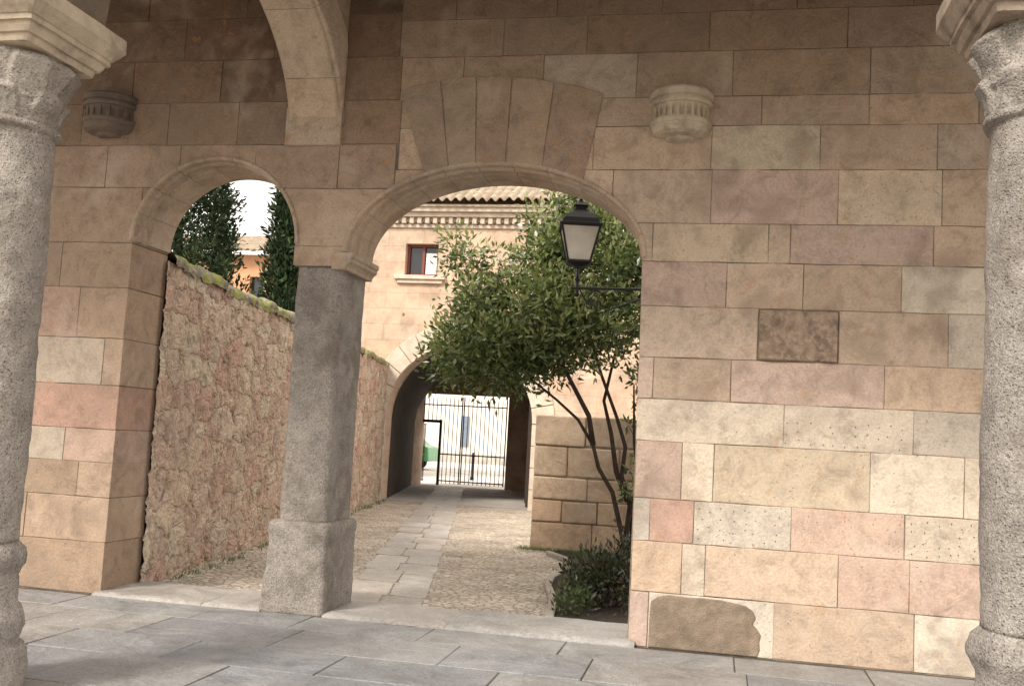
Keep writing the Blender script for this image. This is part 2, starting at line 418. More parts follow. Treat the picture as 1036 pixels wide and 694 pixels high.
o=finish(bm,"drill_marks",M_dirt,wall); o["kind"]="stuff"
def arch_notch(o,e,n=24,z0=-.02):
    xa,xb,sp,c,a,b=o; pts=[(xa-e,z0)]
    for i in range(n+1):
        t=math.pi-math.pi*i/n; pts.append((c+(a+e)*math.cos(t),sp+(b+e)*math.sin(t)))
    return pts+[(xb+e,z0)]
bm=bmesh.new(); e=.012
outer=[(-8.99,-.02)]+arch_notch(OP[0],e)[:-1]+[(-3.745,3.0),(-3.285,3.0)]+arch_notch(OP[1],e)[1:]+[(5.99,-.02),(5.99,5.99),(-8.99,5.99)]
slab(bm,[outer,[(.29,2.33),(.87,2.33),(.87,2.71),(.29,2.71)][::-1]],.005,TH-.012)
box(bm,.272,.888,.06,TH-.02,2.312,2.728)
finish(bm,"mortar_bed",M_mortar,wall)
def sweep(bm,c,cz,a,b,prof,N,t0,t1,sub=5,gap=.004,xf=None,lay=None,cf=None):
    f=xf or (lambda x,y,z:(x,y,z))
    for k in range(N):
        g=gap/max(a,b)/2; s0=t0+(t1-t0)*k/N; s1=t0+(t1-t0)*(k+1)/N; sg=1 if s1>s0 else -1
        s0+=g*sg;s1-=g*sg
        rings=[]
        for i in range(sub+1):
            t=s0+(s1-s0)*i/sub; px,pz=c+a*math.cos(t),cz+b*math.sin(t)
            nx,nz=math.cos(t)/a,math.sin(t)/b; L=math.hypot(nx,nz);nx/=L;nz/=L
            rings.append([bm.verts.new(f(px-n*nx,y,pz-n*nz)) for n,y in prof])
        fl=[bm.faces.new(rings[0]),bm.faces.new(rings[-1][::-1])]
        m=len(prof)
        for i in range(sub):
            for j in range(m): fl.append(bm.faces.new((rings[i][j],rings[i+1][j],rings[i+1][(j+1)%m],rings[i][(j+1)%m])))
        if lay is not None:
            cc=cf()
            for fc in fl:
                for l in fc.loops:l[lay]=cc
prof=[(-.035,.02),(-.035,-.012),(-.028,-.020),(-.014,-.022),(-.004,-.016),(.003,-.004),(.004,.06),(.018,.08),(.024,.105),(.018,.13),(.006,.14),(.006,.22),(.026,.235),(.026,TH-.01),(-.02,TH-.01)]
for o,N in ((OP[0],9),(OP[1],13)):
    bm=bmesh.new(); lay=bm.loops.layers.float_color.new("Col")
    sweep(bm,o[3],o[2],o[4],o[5],prof,N,math.pi,0,lay=lay,cf=lambda:vcol((.45,.35,.265),.07))
    finish(bm,"archivolt",M_ash,wall)
def impost(name,x0,x1,z0,z1,side):
    bm=bmesh.new(); lay=bm.loops.layers.float_color.new("Col")
    pr=[(0,0),(.03,.0),(.035,.03),(.05,.05),(.075,.07),(.075,.10),(.09,.11),(.09,.15),(0,.15)]
    h=z1-z0; sx=1 if side>0 else -1
    xb=x1 if side>0 else x0
    poly=[(xb+sx*(px),z0+pz/.15*h) for px,pz in pr]
    poly=[(xb-sx*.10,z0)]+poly+[(xb-sx*.10,z1)]
    prism(bm,poly,-.05,TH+.03,vcol((.46,.36,.27)),lay)
    return finish(bm,name,M_ash,wall,bevel=.004)
impost("impost",-3.30,-3.28,2.97,3.12,1)
def rough_box(name,x0,x1,y0,y1,z0,z1,ch,mat,parent,amp=.008,res=.035,waist=None):
    bm=bmesh.new(); nx=max(2,int((x1-x0)/res));ny=max(2,int((y1-y0)/res));nz=max(2,int((z1-z0)/res))
    bmesh.ops.create_cube(bm,size=1)
    for ax,n in ((0,nx),(1,ny),(2,nz)):
        for i in range(1,n):
            co=Vector((0,0,0));co[ax]=-.5+i/n; no=Vector((0,0,0));no[ax]=1
            bmesh.ops.bisect_plane(bm,geom=bm.verts[:]+bm.edges[:]+bm.faces[:],plane_co=co,plane_no=no)
    hx,hy=(x1-x0)/2,(y1-y0)/2
    for v in bm.verts:
        x=v.co.x*2*hx;y=v.co.y*2*hy;z=z0+(v.co.z+.5)*(z1-z0)
        w=waist(z) if waist else 0
        ax=abs(x)-(hx-ch);ay=abs(y)-(hy-ch)
        if ax>0 and ay>0 and ax+ay>ch:
            k=ch/(ax+ay); x=math.copysign(hx-ch+ax*k,x); y=math.copysign(hy-ch+ay*k,y)
        x*=1+w/hx; y*=1+w/hy
        p=Vector((x+(x0+x1)/2,y+(y0+y1)/2,z)); d=Vector((x,y,0)).normalized()
        nn=noise.fractal(p*7,1,2,4)*amp+noise.noise(p*2.3)*amp
        v.co=p+d*nn+Vector((0,0,(nn*.5 if z0+.02<z<z1-.02 else 0)))
    return finish(bm,name,mat,parent,smooth=True)
rough_box("pillar_shaft",-3.73,-3.295,.02,TH,.76,3.0,.03,M_granite,wall,.006,.03)
def wst(z):
    if z>.74: return -.03*min(1,(z-.74)/.03)
    if z>.66: return -.004
    if z>.61: return -.012
    return -.015+.02*max(0,(.6-z)/.6)
rough_box("pillar_base",-3.80,-3.235,-.06,TH+.06,-.01,.775,.02,M_granite,wall,.014,.026,waist=wst)
for nm,xa,xb in (("threshold",-5.40,-3.79),("threshold",-3.24,-.60)):
    bm=bmesh.new(); lay=bm.loops.layers.float_color.new("Col"); x=xa
    while x<xb-.05:
        w=random.uniform(.9,1.3); x2=min(xb,x+w)
        if xb-x2<.5:x2=xb
        n=max(2,int((x2-x)/.05)); m=14; top=[]
        y0=-.08+random.uniform(-.025,.025); cc=vcol((.35,.325,.295),.10); hh=.045+random.uniform(-.010,.004)
        for j in range(m+1):
            row=[]
            for i in range(n+1):
                px=x+.004+(x2-x-.008)*i/n; py=y0+(TH+.05-y0)*j/m
                ed=.012 if i in (0,n) else 0
                wear=.016*math.sin(math.pi*(px-xa)/(xb-xa))*(1-j/m)+ (.016 if j==0 else 0)+ed
                row.append(bm.verts.new((px,py+(noise.fractal(Vector((px*5,0,1)),1,2,3)*.03 if j==0 else 0),hh-wear+noise.fractal(Vector((px*5,py*5,0)),1,2,3)*.007)))
            top.append(row)
        low=[bm.verts.new((v.co.x,v.co.y,-.02)) for v in top[0]]
        fl=[]
        for j in range(m):
            for i in range(n): fl.append(bm.faces.new((top[j][i],top[j][i+1],top[j+1][i+1],top[j+1][i])))
        for i in range(n): fl.append(bm.faces.new((low[i],low[i+1],top[0][i+1],top[0][i])))
        for f_ in fl:
            for l in f_.loops:l[lay]=cc
        x=x2
    finish(bm,nm,M_slate,wall,smooth=True,recalc=False)
def corbel(cx,z0,zt,mat,nf,depth):
    bm=bmesh.new(); h=zt-z0
    P0=[(.05,0),(.10,.0),(.12,.012),(.125,.03),(.19,.040),(.225,.06),(.240,.09),(.242,.12),(.252,.125),(.255,.150),(.252,.17),(.232,.173),(.230,.30),(.252,.305),(.257,.335),(.240,.34),(.240,.36),(.260,.37),(.262,.42),(.25,.44)]
    prof=[]
    for i in range(len(P0)-1):
        for k in range(3):
            a,b=P0[i],P0[i+1]; prof.append((a[0]+(b[0]-a[0])*k/3,(a[1]+(b[1]-a[1])*k/3)*h/.44))
    prof.append((P0[-1][0],h))
    def fn(a,z,r):
        d=noise.noise(Vector((a*3,z*9,cx)))*.003
        zz=z/h*.44
        if .19<zz<.292: d-=depth*(1 if math.sin(a*nf)>-.15 else 0)
        return d
    lathe(bm,prof,(cx,.005,z0),n=240,fn=fn,a0=math.pi,a1=2*math.pi)
    return finish(bm,"corbel",mat,wall,smooth=False)
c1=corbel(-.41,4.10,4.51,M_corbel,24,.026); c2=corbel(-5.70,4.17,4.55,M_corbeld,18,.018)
c1["label"]="round carved corbel with fluted frieze"; c2["label"]="round carved corbel with shade painted into its colour"

# ------------------------------------------------------------ portico
port=empty("portico",(0,0,0),"stone portico with outer arches and flat ceiling","portico")
CY=-3.14; CXL,CXR=-4.21,1.49
bm=bmesh.new()
ol=[(-9.9,3.95)]
for xa,xb in ((-9.9,CXL),(CXL,CXR),(CXR,7.12)):
    c=(xa+xb)/2;a=(xb-xa)/2-.36
    for i in range(25):
        t=math.pi-math.pi*i/24; ol.append((c+a*math.cos(t),3.96+1.5*math.sin(t)))
ol+=[(7.12,3.95),(7.12,6.3),(-9.9,6.3)]
slab(bm,[ol],CY-.30,CY+.30); finish(bm,"outer_arches",M_outer,port)
bm=bmesh.new(); box(bm,-9,7,CY+.302,.0,5.80,6.0); finish(bm,"ceiling",M_ceiling,port)
def ribxf(lx,ly,z): return (-3.65+ly-(lx)*.165,-lx,z)
bm=bmesh.new(); lay=bm.loops.layers.float_color.new("Col")
hw=.265; RA,RBz,RZ=1.78,1.45,4.10
prof=[(0,-hw+.05),(0,hw-.05),(-.012,hw-.035),(-.035,hw-.03),(-.045,hw-.006),(-.06,hw),(-.34,hw),(-.34,-hw),(-.06,-hw),(-.045,-hw+.006),(-.035,-hw+.03),(-.012,-hw+.035)]
def ribclip(lx,ly,z): return ribxf(max(lx,.012),ly,z)
sweep(bm,RA,RZ,RA-.02,RBz,prof,8,0,math.pi,sub=6,xf=ribclip,lay=lay,cf=lambda:vcol((.55,.43,.325),.05))
box(bm,-3.65-hw+.002,-3.65+hw-.002,-.045,-.0005,4.085,4.42,0,vcol((.50,.39,.29),.03),lay)
finish(bm,"transverse_arch",M_ash,port)
bm=bmesh.new()
pts_=[]
N_=40
for i in range(N_+1):
    t=math.pi*i/N_; x=RA+(RA+.07)*math.cos(t); z=RZ+.03+(RBz+.07)*math.sin(t)
    if .01<x<2.97: pts_.append((x,z))
sp=[(2.97,pts_[0][1])]+pts_+[(.006,pts_[-1][1]),(.006,5.79),(2.97,5.79)]
slab(bm,[sp],-hw+.012,hw-.012,xf=ribxf)
finish(bm,"spandrel",M_rib,port)

# ------------------------------------------------------------ columns
def column(cx,cy,mat,mabac,seed,label):
    root=empty("stone_column",(cx,cy,0),label,"column","columns of the portico")
    r=.27
    def nz(a,z,rr,amp=.009):
        p=Vector((math.cos(a)*rr*3+seed*5,math.sin(a)*rr*3,z*3)); return noise.fractal(p*2.6,1,2,5)*amp+noise.noise(p*.6)*amp
    def lin(P,st):
        out=[]
        for (r0,z0),(r1,z1) in zip(P,P[1:]):
            n=max(1,int(math.hypot(r1-r0,z1-z0)/st))
            out+=[(r0+(r1-r0)*k/n,z0+(z1-z0)*k/n) for k in range(n)]
        return out+[P[-1]]
    bm=bmesh.new(); lathe(bm,lin([(r-.0,.84),(r+.008,1.6),(r,2.5),(r-.012,3.24)],.02),(cx,cy,0),110,nz); finish(bm,"shaft",mat,root,smooth=True)
    bm=bmesh.new()
    P=[(r+.10,0),(r+.10,.22),(r+.085,.25),(r+.05,.27),(r+.06,.30),(r+.075,.35),(r+.075,.42),(r+.055,.47),(r+.03,.49),(r+.012,.55),(r+.01,.64),(r+.03,.68),(r+.05,.71),(r+.05,.75),(r+.035,.80),(r+.005,.83),(r-.03,.86)]
    lathe(bm,lin(P,.018),(cx,cy,0),100,lambda a,z,rr:nz(a,z,rr,.017)); finish(bm,"base",mat,root,smooth=True)
    bm=bmesh.new()
    P=[(r-.03,3.20),(r-.005,3.215),(r+.022,3.23),(r+.025,3.255),(r+.0,3.275),(r-.005,3.30),(r+.0,3.45),(r+.02,3.60),(r+.03,3.64),(r+.02,3.69)]
    def cf(a,z,rr):
        d=nz(a,z,rr,.016)
        def tier(zb,zt,n,ph,out):
            if not zb<z<zt: return 0
            t=(z-zb)/(zt-zb); w=abs(math.cos(n/2*a+ph))
            prof_=t**1.6 if t<.78 else (1-t)/.22*.67
            return (out*prof_+.014)*min(1,max(.1,(w-.15-.35*t)*4))
        d+=tier(3.28,3.47,6,seed*.3,.065)
        if z>3.40: d=max(d,nz(a,z,rr,.014)+tier(3.40,3.66,6,math.pi/2+seed*.3,.10))
        return d
    lathe(bm,lin(P,.009),(cx,cy,0),220,cf)
    finish(bm,"capital",mat,root,smooth=True)
    bm=bmesh.new()
    lv=[(.29,3.67),(.31,3.672),(.32,3.70),(.32,3.712),(.340,3.714),(.357,3.745),(.360,3.765),(.382,3.767),(.382,3.797),(.390,3.80),(.417,3.835),(.432,3.86),(.440,3.87),(.440,3.955),(.40,3.965)]
    rings=[]; nn=24
    for h,z in lv:
        ring=[]
        for sd in range(4):
            for i in range(nn):
                u=-1+2*i/nn; q=[(u,-1),(1,u),(-u,1),(-1,-u)][sd]
                p=Vector((cx+q[0]*h,cy+q[1]*h,z)); nvv=noise.fractal(p*6+Vector((seed,0,0)),1,2,4)*.006
                if abs(u)>.93: nvv-=.006
                ring.append(bm.verts.new(p+Vector((q[0],q[1],0))*nvv))
        rings.append(ring)
    for a,b in zip(rings,rings[1:]):
        m=len(a)
        for i in range(m): bm.faces.new((a[i],a[(i+1)%m],b[(i+1)%m],b[i]))
    bm.faces.new(rings[0][::-1]);bm.faces.new(rings[-1])
    finish(bm,"abacus",mabac,root)
    return root
column(CXL,CY,M_granite2,M_corbel,1,"weathered granite column with carved capital, pale and pitted")
column(CXR,CY,M_granite3,M_abac,2,"grey granite column with dark capital and worn base")

# ------------------------------------------------------------ ground, floor, path
bm=bmesh.new()
s=400; bm.faces.new([bm.verts.new(p) for p in ((-s,-s,-.05),(s,-s,-.05),(s,s,-.05),(-s,s,-.05))])
g=finish(bm,"ground",M_earth); g["kind"]="structure"
bm=bmesh.new(); box(bm,-10,8,-6.5,.0,-.045,-.006); o=finish(bm,"floor_bed",M_dirt); o["kind"]="structure"
bm=bmesh.new(); lay=bm.loops.layers.float_color.new("Col")
y=-.07; ri=0
while y>-6.4:
    dp=[.55,.72,.62,.8][ri%4]; x=-9.8+random.uniform(0,.8)
    while x<7.8:
        w=random.uniform(.85,1.35)
        cc=vcol(random.choice([(.235,.238,.245),(.265,.265,.265),(.215,.22,.23),(.285,.278,.268)]),.08)
        vs=box(bm,x+.004,x+w-.004,y-dp+.004,y-.004,-.03,random.uniform(-.004,.003),0,cc,lay)
        for v in vs: v.co.x+=random.uniform(-.006,.006); v.co.y+=random.uniform(-.006,.006); v.co.z+=random.uniform(-.002,.002) if v.co.z>-.02 else 0
        x+=w
    y-=dp; ri+=1
o=finish(bm,"pavement",M_slate,bevel=.006,seg=2); o["kind"]="structure"
bm=bmesh.new()
def sheet(bm,pts,z): bm.faces.new([bm.verts.new((x,y,z)) for x,y in pts])
WX=lambda y:-5.335-.170*(y-.63)
sheet(bm,[(WX(.5)-.6,.5),(3.5,.5),(3.0,14.3),(WX(14.3)-.6,14.3)],-.02)
o=finish(bm,"cobbled_lane",M_cobble); o["kind"]="structure"
bm=bmesh.new(); sheet(bm,[(-8.3,14.3),(-3.6,14.3),(-5.0,22.0),(-10.0,22.0)],-.016)
o=finish(bm,"passage_paving",M_sill); o["kind"]="structure"
bm=bmesh.new(); sheet(bm,[(-60,22.0),(30,22.0),(30,47),(-60,47)],-.02)
o=finish(bm,"road",M_road); o["kind"]="structure"
bm=bmesh.new(); lay=bm.loops.layers.float_color.new("Col")
y=.72
cx_=lambda yy_:-3.02-.235*(yy_-.72)
while y<21.5:
    dp=random.uniform(.55,.95); c=cx_(y); spx=random.uniform(-.08,.08); l_=random.uniform(-.03,.03); r_=random.uniform(-.03,.03)
    for xa,xb in ((c-.42+l_,c+spx),(c+spx,c+.44+r_)):
        x0,x1=xa+.008,xb-.008; y0,y1=y+.008,y+dp-.008
        cen=Vector(((x0+x1)/2,(y0+y1)/2,0)); poly=[]
        for (ax,ay),(bx2,by2) in zip(((x0,y0),(x1,y0),(x1,y1),(x0,y1)),((x1,y0),(x1,y1),(x0,y1),(x0,y0))):
            for t in range(4):
                q=Vector((ax+(bx2-ax)*t/4,ay+(by2-ay)*t/4,0)); q+= (cen-q)*(.05 if t==0 else .0)+Vector((random.uniform(-.006,.006),random.uniform(-.006,.006),0)); poly.append(q)
        hh=-.006+random.uniform(-.004,.004); cc=vcol((.47,.435,.39),.10)
        A=[bm.verts.new((q.x-.235*(q.y-y),q.y,hh)) for q in poly]; Bv=[bm.verts.new((q.x-.235*(q.y-y),q.y,-.03)) for q in poly]
        fl=[bm.faces.new(A)]+[bm.faces.new((Bv[i],Bv[(i+1)%16],A[(i+1)%16],A[i])) for i in range(16)]
        for f_ in fl:
            for l in f_.loops:l[lay]=cc
    y+=dp
o=finish(bm,"path",M_flag,bevel=.004); o["kind"]="structure"

# ------------------------------------------------------------ rubble wall
rw=empty("rubble_wall",(0,0,0),"rough reddish rubble wall with mossy coping along the lane","wall")
def grid(bm,fn,nu,nv):
    vs=[[bm.verts.new(fn(i/nu,j/nv)) for i in range(nu+1)] for j in range(nv+1)]
    for j in range(nv):
        for i in range(nu): bm.faces.new((vs[j][i],vs[j][i+1],vs[j+1][i+1],vs[j+1][i]))
bm=bmesh.new()
def yy(u): return .56+13.64*(u**1.5)
grid(bm,lambda u,v:(WX(yy(u)),yy(u),-.05+3.17*v),620,190)
finish(bm,"masonry",M_rubble,rw,smooth=True,recalc=False)
bm=bmesh.new(); box(bm,WX(.0)-.62,WX(.0)-.14,.64,14.2,-.05,3.08,sk=-.17); finish(bm,"core",M_mortar,rw)
bm=bmesh.new()
def cop(u,v):
    y=.64+13.55*u
    prof=[(.02,3.06),(.035,3.13),(.0,3.17),(-.15,3.23),(-.33,3.26),(-.5,3.22),(-.66,3.14),(-.66,3.05)]
    k=min(len(prof)-2,int(v*(len(prof)-1))); f=v*(len(prof)-1)-k
    px=prof[k][0]*(1-f)+prof[k+1][0]*f; pz=prof[k][1]*(1-f)+prof[k+1][1]*f
    p=Vector((WX(y)+px,y,pz)); n1=noise.fractal(Vector((p.x*4,p.y*4,p.z*4)),1,2,5)
    st=noise.cell(Vector((0,y*2.2,0)))*.03
    return (p.x+n1*.025+st,p.y,p.z+n1*.035+st)
grid(bm,cop,500,28); finish(bm,"coping",M_coping,rw,smooth=True)

# ------------------------------------------------------------ building with archway
bd=empty("stone_building",(0,0,0),"pink sandstone building with arched passage and tiled roof","building")
YF=14.2; AO=(-7.66,-4.14,1.9,-5.9,1.76,1.72)
bm=bmesh.new()
def notch(o,e,z0,n=24):
    xa,xb,sp,c,a,b=o; pts=[(xa-e,z0)]
    for i in range(n+1):
        t=math.pi-math.pi*i/n; pts.append((c+(a+e)*math.cos(t),sp+(b+e)*math.sin(t)))
    return pts+[(xb+e,z0)]
win=[(-7.40,5.23),(-6.60,5.23),(-6.60,5.99),(-7.40,5.99)]
slab(bm,[[(-9.4,-.05)]+notch(AO,.0,-.05)+[(4,-.05),(4,6.5),(-9.4,6.5)],win[::-1]],YF,YF+.55)
box(bm,-9.4,-9.0,YF+.552,22,-.05,6.5); box(bm,3.6,4,YF+.552,22,-.05,6.5)
slab(bm,[[(-9.4,-.05),(-9.15,-.05),(-9.15,2.8),(-6.35,2.8),(-6.35,-.05),(4,-.05),(4,6.5),(-9.4,6.5)]],22.0,22.4)
finish(bm,"wall",M_fac,bd)
bm=bmesh.new()
pr=[(.012,-.05),(-.50,-.05),(-.50,.1),(.012,.1)]
sweep(bm,-5.9,1.9,1.76,1.72,pr,15,math.pi,0,gap=.018,xf=lambda x,y,z:(x,YF+y,z))
for sx in (-1,1):
    for k in range(4):
        xa=-5.9+sx*(1.76-.012); xb=-5.9+sx*(2.18+.12*(k%2))
        box(bm,min(xa,xb),max(xa,xb),YF-.045,YF+.1,-.04+k*.485,.435+k*.485)
finish(bm,"arch_ring",M_facpale,bd,bevel=.01)
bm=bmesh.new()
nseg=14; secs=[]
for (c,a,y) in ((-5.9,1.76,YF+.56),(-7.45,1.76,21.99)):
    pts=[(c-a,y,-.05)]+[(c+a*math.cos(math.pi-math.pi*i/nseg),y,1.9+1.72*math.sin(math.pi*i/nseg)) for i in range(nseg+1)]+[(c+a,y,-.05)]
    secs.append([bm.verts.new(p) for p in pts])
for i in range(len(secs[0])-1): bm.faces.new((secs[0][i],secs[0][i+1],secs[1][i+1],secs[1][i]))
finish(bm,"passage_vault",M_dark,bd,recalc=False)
bm=bmesh.new()
box(bm,-9.45,4,YF-.05,YF-.002,6.36,6.44); box(bm,-9.45,4,YF-.06,YF-.002,6.502,6.60)
box(bm,-9.5,4,YF-.20,YF+.3,6.60,6.70);box(bm,-9.55,4,YF-.30,YF+.3,6.702,6.80);box(bm,-9.6,4,YF-.36,YF+.3,6.802,6.86)
x=-9.4
while x<2:
    box(bm,x,x+.10,YF-.15,YF-.003,6.45,6.598); x+=.19
finish(bm,"cornice",M_facpale,bd,bevel=.01)
def troof(name,x0,x1,y0,z0,y1,z1,parent,pitch=.21):
    bm=bmesh.new(); nx=int((x1-x0)/pitch*10); L=math.hypot(y1-y0,z1-z0); rowsn=int(L/.38)
    vs=[]
    for j in range(rowsn):
        for e in (0,1):
            t=(j+e)/rowsn; lift=.035*(1-e)
            row=[]
            for i in range(nx+1):
                x=x0+(x1-x0)*i/nx; ph=(x-x0)/pitch*2*math.pi
                w=abs(math.sin(ph/2))**.8*.095
                jj=noise.cell(Vector((math.floor((x-x0)/pitch),j,0)))*.016
                row.append(bm.verts.new((x,y0+(y1-y0)*t,z0+(z1-z0)*t+w+lift+jj)))
            vs.append(row)
    for a,b in zip(vs,vs[1:]):
        for i in range(nx): bm.faces.new((a[i],a[i+1],b[i+1],b[i]))
    o=finish(bm,name,M_tile,parent,recalc=False)
    m=o.modifiers.new("thick",'SOLIDIFY');m.thickness=.025
    return o
troof("roof",-9.8,4.2,YF-.52,6.87,18.2,9.3,bd)
bm=bmesh.new()
bm.faces.new([bm.verts.new(p) for p in [(-9.4,YF,6.5),(-9.4,22,6.5),(-9.4,18.2,9.2)]])
v=[bm.verts.new(p) for p in ((-9.8,18.2,9.3),(4.2,18.2,9.3),(4.2,22.6,6.8),(-9.8,22.6,6.8))]; bm.faces.new(v)
finish(bm,"gable",M_fac,bd)
wn=bpy.data.objects.new("window",None); link(wn,bd)
bm=bmesh.new()
for a in ((-7.4,-7.34,5.23,5.99),(-6.66,-6.6,5.23,5.99),(-7.338,-6.662,5.93,5.99),(-7.338,-6.662,5.23,5.29),(-7.03,-6.97,5.292,5.928)):
    box(bm,a[0],a[1],YF+.16,YF+.21,a[2],a[3])
finish(bm,"window_frame",M_red,wn)
bm=bmesh.new(); box(bm,-7.39,-6.61,YF+.22,YF+.23,5.24,5.98); finish(bm,"window_pane",M_pane,wn)
bm=bmesh.new(); box(bm,-6.95,-6.68,YF+.200,YF+.215,5.30,5.80); finish(bm,"blind",M_white,wn)
bm=bmesh.new(); box(bm,-7.62,-6.38,YF-.13,YF+.12,5.13,5.225);box(bm,-7.55,-6.45,YF-.08,YF-.002,5.04,5.128)
finish(bm,"sill",M_facpale,wn,bevel=.012)
bm=bmesh.new(); box(bm,-4.35,-4.25,14.9,16.6,0,2.9,sk=0)
for k in range(6): box(bm,-4.39,-4.352,14.98+k*.27,15.2+k*.27,.08,2.8)
finish(bm,"door",M_wood,bd)

gt=empty("iron_gate",(-7.7,21.9,0),"dark wrought iron gate with an open wicket closing the vaulted passage","gate")
bm=bmesh.new(); y=21.9
for (xa,xb) in ((-9.14,-7.76),(-7.74,-6.36)):
    n=10
    for i in range(n+1):
        x=xa+.02+(xb-xa-.04)*i/n; zb_=.06 if x>-8.42 else 1.98
        tube(bm,[(x,y,zb_),(x,y,2.62),(x,y,2.72)],[.013,.013,.003] if 0<i<n else [.022,.022,.02],6)
    for z in (.14,.95,2.45):
        x0=xa if z>2 else max(xa,-8.42)
        box(bm,x0,xb,y-.016,y+.016,z-.018,z+.018)
finish(bm,"gate_bars",M_irong,gt)
bm=bmesh.new(); box(bm,-8.47,-8.40,y-.04,y+.04,0,2.0); box(bm,-9.15,-9.10,y-.04,y+.04,0,2.0); box(bm,-9.098,-8.472,y-.04,y+.04,1.90,1.99)
finish(bm,"wicket_frame",M_iron,gt)
bm=bmesh.new()
for i in range(6): tube(bm,[(-9.10,y+.08+i*.11,.08),(-9.10,y+.08+i*.11,1.85)],.013,6)
for z in (.1,.9,1.84): box(bm,-9.115,-9.085,y+.045,y+.66,z-.018,z+.018)
finish(bm,"wicket_leaf",M_irong,gt)

# ------------------------------------------------------------ low block wall and planting bed
bw=empty("block_wall",(0,0,0),"low brown ashlar wall beside the passage","wall")
bm=bmesh.new(); lay=bm.loops.layers.float_color.new("Col"); YB=6.4
zz=[-.03,.40,.72,1.05,1.50,1.95]
for j in range(5):
    x=-2.66; first=True
    while x<3.2:
        w=random.uniform(.45,.95)
        if first: w=[.9,.45,.8,.5,.75][j]; first=False
        vs=box(bm,x+.006,x+w-.006,YB-random.uniform(0,.03),YB+.5,zz[j]+.006,zz[j+1]-.006,0,vcol(random.choice([(.47,.34,.235),(.42,.32,.23),(.50,.38,.27)]),.10),lay)
        for v in vs: v.co+=Vector((random.uniform(-.008,.008),random.uniform(-.006,.006),random.uniform(-.008,.008)))
        x+=w
finish(bm,"blocks",M_block,bw,bevel=.025,seg=3)
bm=bmesh.new(); box(bm,-2.65,3.2,YB+.012,YB+.49,-.03,1.94); finish(bm,"mortar_bed",M_mortar,bw)

kb=empty("planter_kerb",(0,0,0),"curved stone kerb around the planting bed","kerb")
bm=bmesh.new(); lay=bm.loops.layers.float_color.new("Col")
kp=[(-1.42,.72),(-1.50,1.4),(-1.62,2.1),(-1.78,2.8),(-1.85,3.5),(-1.80,4.3),(-1.9,5.2),(-2.3,5.9)]
for (ax,ay),(bx_,by) in zip(kp,kp[1:]):
    d=Vector((bx_-ax,by-ay,0)); L=d.length; d.normalize(); nrm=Vector((-d.y,d.x,0))
    c=vcol((.36,.32,.27),.12); h=.035+random.uniform(-.012,.012)
    pts=[Vector((ax,ay,0))+d*.01+nrm*.04,Vector((ax,ay,0))+d*(L-.01)+nrm*.04,Vector((ax,ay,0))+d*(L-.01)-nrm*.04,Vector((ax,ay,0))+d*.01-nrm*.04]
    a=[bm.verts.new((p.x,p.y,-.03)) for p in pts];b=[bm.verts.new((p.x,p.y,h)) for p in pts]
    fl=[bm.faces.new(a[::-1]),bm.faces.new(b)]+[bm.faces.new((a[i],a[(i+1)%4],b[(i+1)%4],b[i])) for i in range(4)]
    for f in fl:
        for l in f.loops:l[lay]=c
finish(bm,"kerb_stones",M_flag,kb,bevel=.015)
bm=bmesh.new(); poly=kp+[(-2.2,6.38),(2.5,6.38),(2.5,.72)]
bm.faces.new([bm.verts.new((x,y,.012)) for x,y in poly]); o=finish(bm,"soil",M_soil); o["kind"]="structure"

# ------------------------------------------------------------ foliage
def leaves(name,centers,sizes,per,leafL,leafW,cols,parent=None,spread=.14,up=.3,seed=1,mat=None,tip=0):
    r=np.random.default_rng(seed); C=np.array(centers)
    pers=np.maximum(8,(per*np.clip(np.array(sizes),.15,1)).astype(int)); n=int(pers.sum())
    base=np.repeat(C,pers,0); sz=np.repeat(np.array(sizes),pers)
    off=r.normal(size=(n,3))*spread*sz[:,None]
    d=off/np.linalg.norm(off,axis=1,keepdims=True)+r.normal(size=(n,3))*.5+np.array([0,0,up]); d/=np.linalg.norm(d,axis=1,keepdims=True)
    s_=np.cross(d,r.normal(size=(n,3))); s_/=np.linalg.norm(s_,axis=1,keepdims=True); nn=np.cross(d,s_)
    L=leafL*r.uniform(.6,1.25,n)[:,None]; W=leafW*r.uniform(.7,1.2,n)[:,None]
    p=base+off; v=np.stack([p,p+d*L*.45+s_*W*.5+nn*L*.05,p+d*L,p+d*L*.45-s_*W*.5+nn*L*.05],1).reshape(-1,3)
    me=bpy.data.meshes.new(name); me.vertices.add(n*4); me.vertices.foreach_set("co",v.ravel())
    me.loops.add(n*4); me.loops.foreach_set("vertex_index",np.arange(n*4)); me.polygons.add(n); me.polygons.foreach_set("loop_start",np.arange(n)*4)
    me.update(calc_edges=True); me.validate()
    ca=me.color_attributes.new("Col",'FLOAT_COLOR','POINT')
    cl=np.array(cols); clus=r.integers(0,len(cl),len(C)); pick=np.where(r.random(n)<.6,np.repeat(clus,pers),r.integers(0,len(cl),n))
    cc=cl[pick]*r.uniform(.75,1.25,(n,1))
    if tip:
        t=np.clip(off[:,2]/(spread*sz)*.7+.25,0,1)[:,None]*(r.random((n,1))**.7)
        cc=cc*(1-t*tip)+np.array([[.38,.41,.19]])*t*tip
    cc=np.concatenate([cc,np.ones((n,1))],1); ca.data.foreach_set("color",np.repeat(cc,4,0).ravel().astype(np.float32))
    me.materials.append(mat or M_leaf)
    o=bpy.data.objects.new(name,me); link(o,parent); return o
def ell(r,c,rad,n,shell=.55):
    d=r.normal(size=(n,3)); d/=np.linalg.norm(d,axis=1,keepdims=True)
    k=r.uniform(shell,1,n)[:,None]; return np.array(c)+d*k*np.array(rad)
tr=empty("tree",(-1.05,4.0,0),"broad glossy green tree with several slender stems in the planting bed","tree")
bm=bmesh.new()
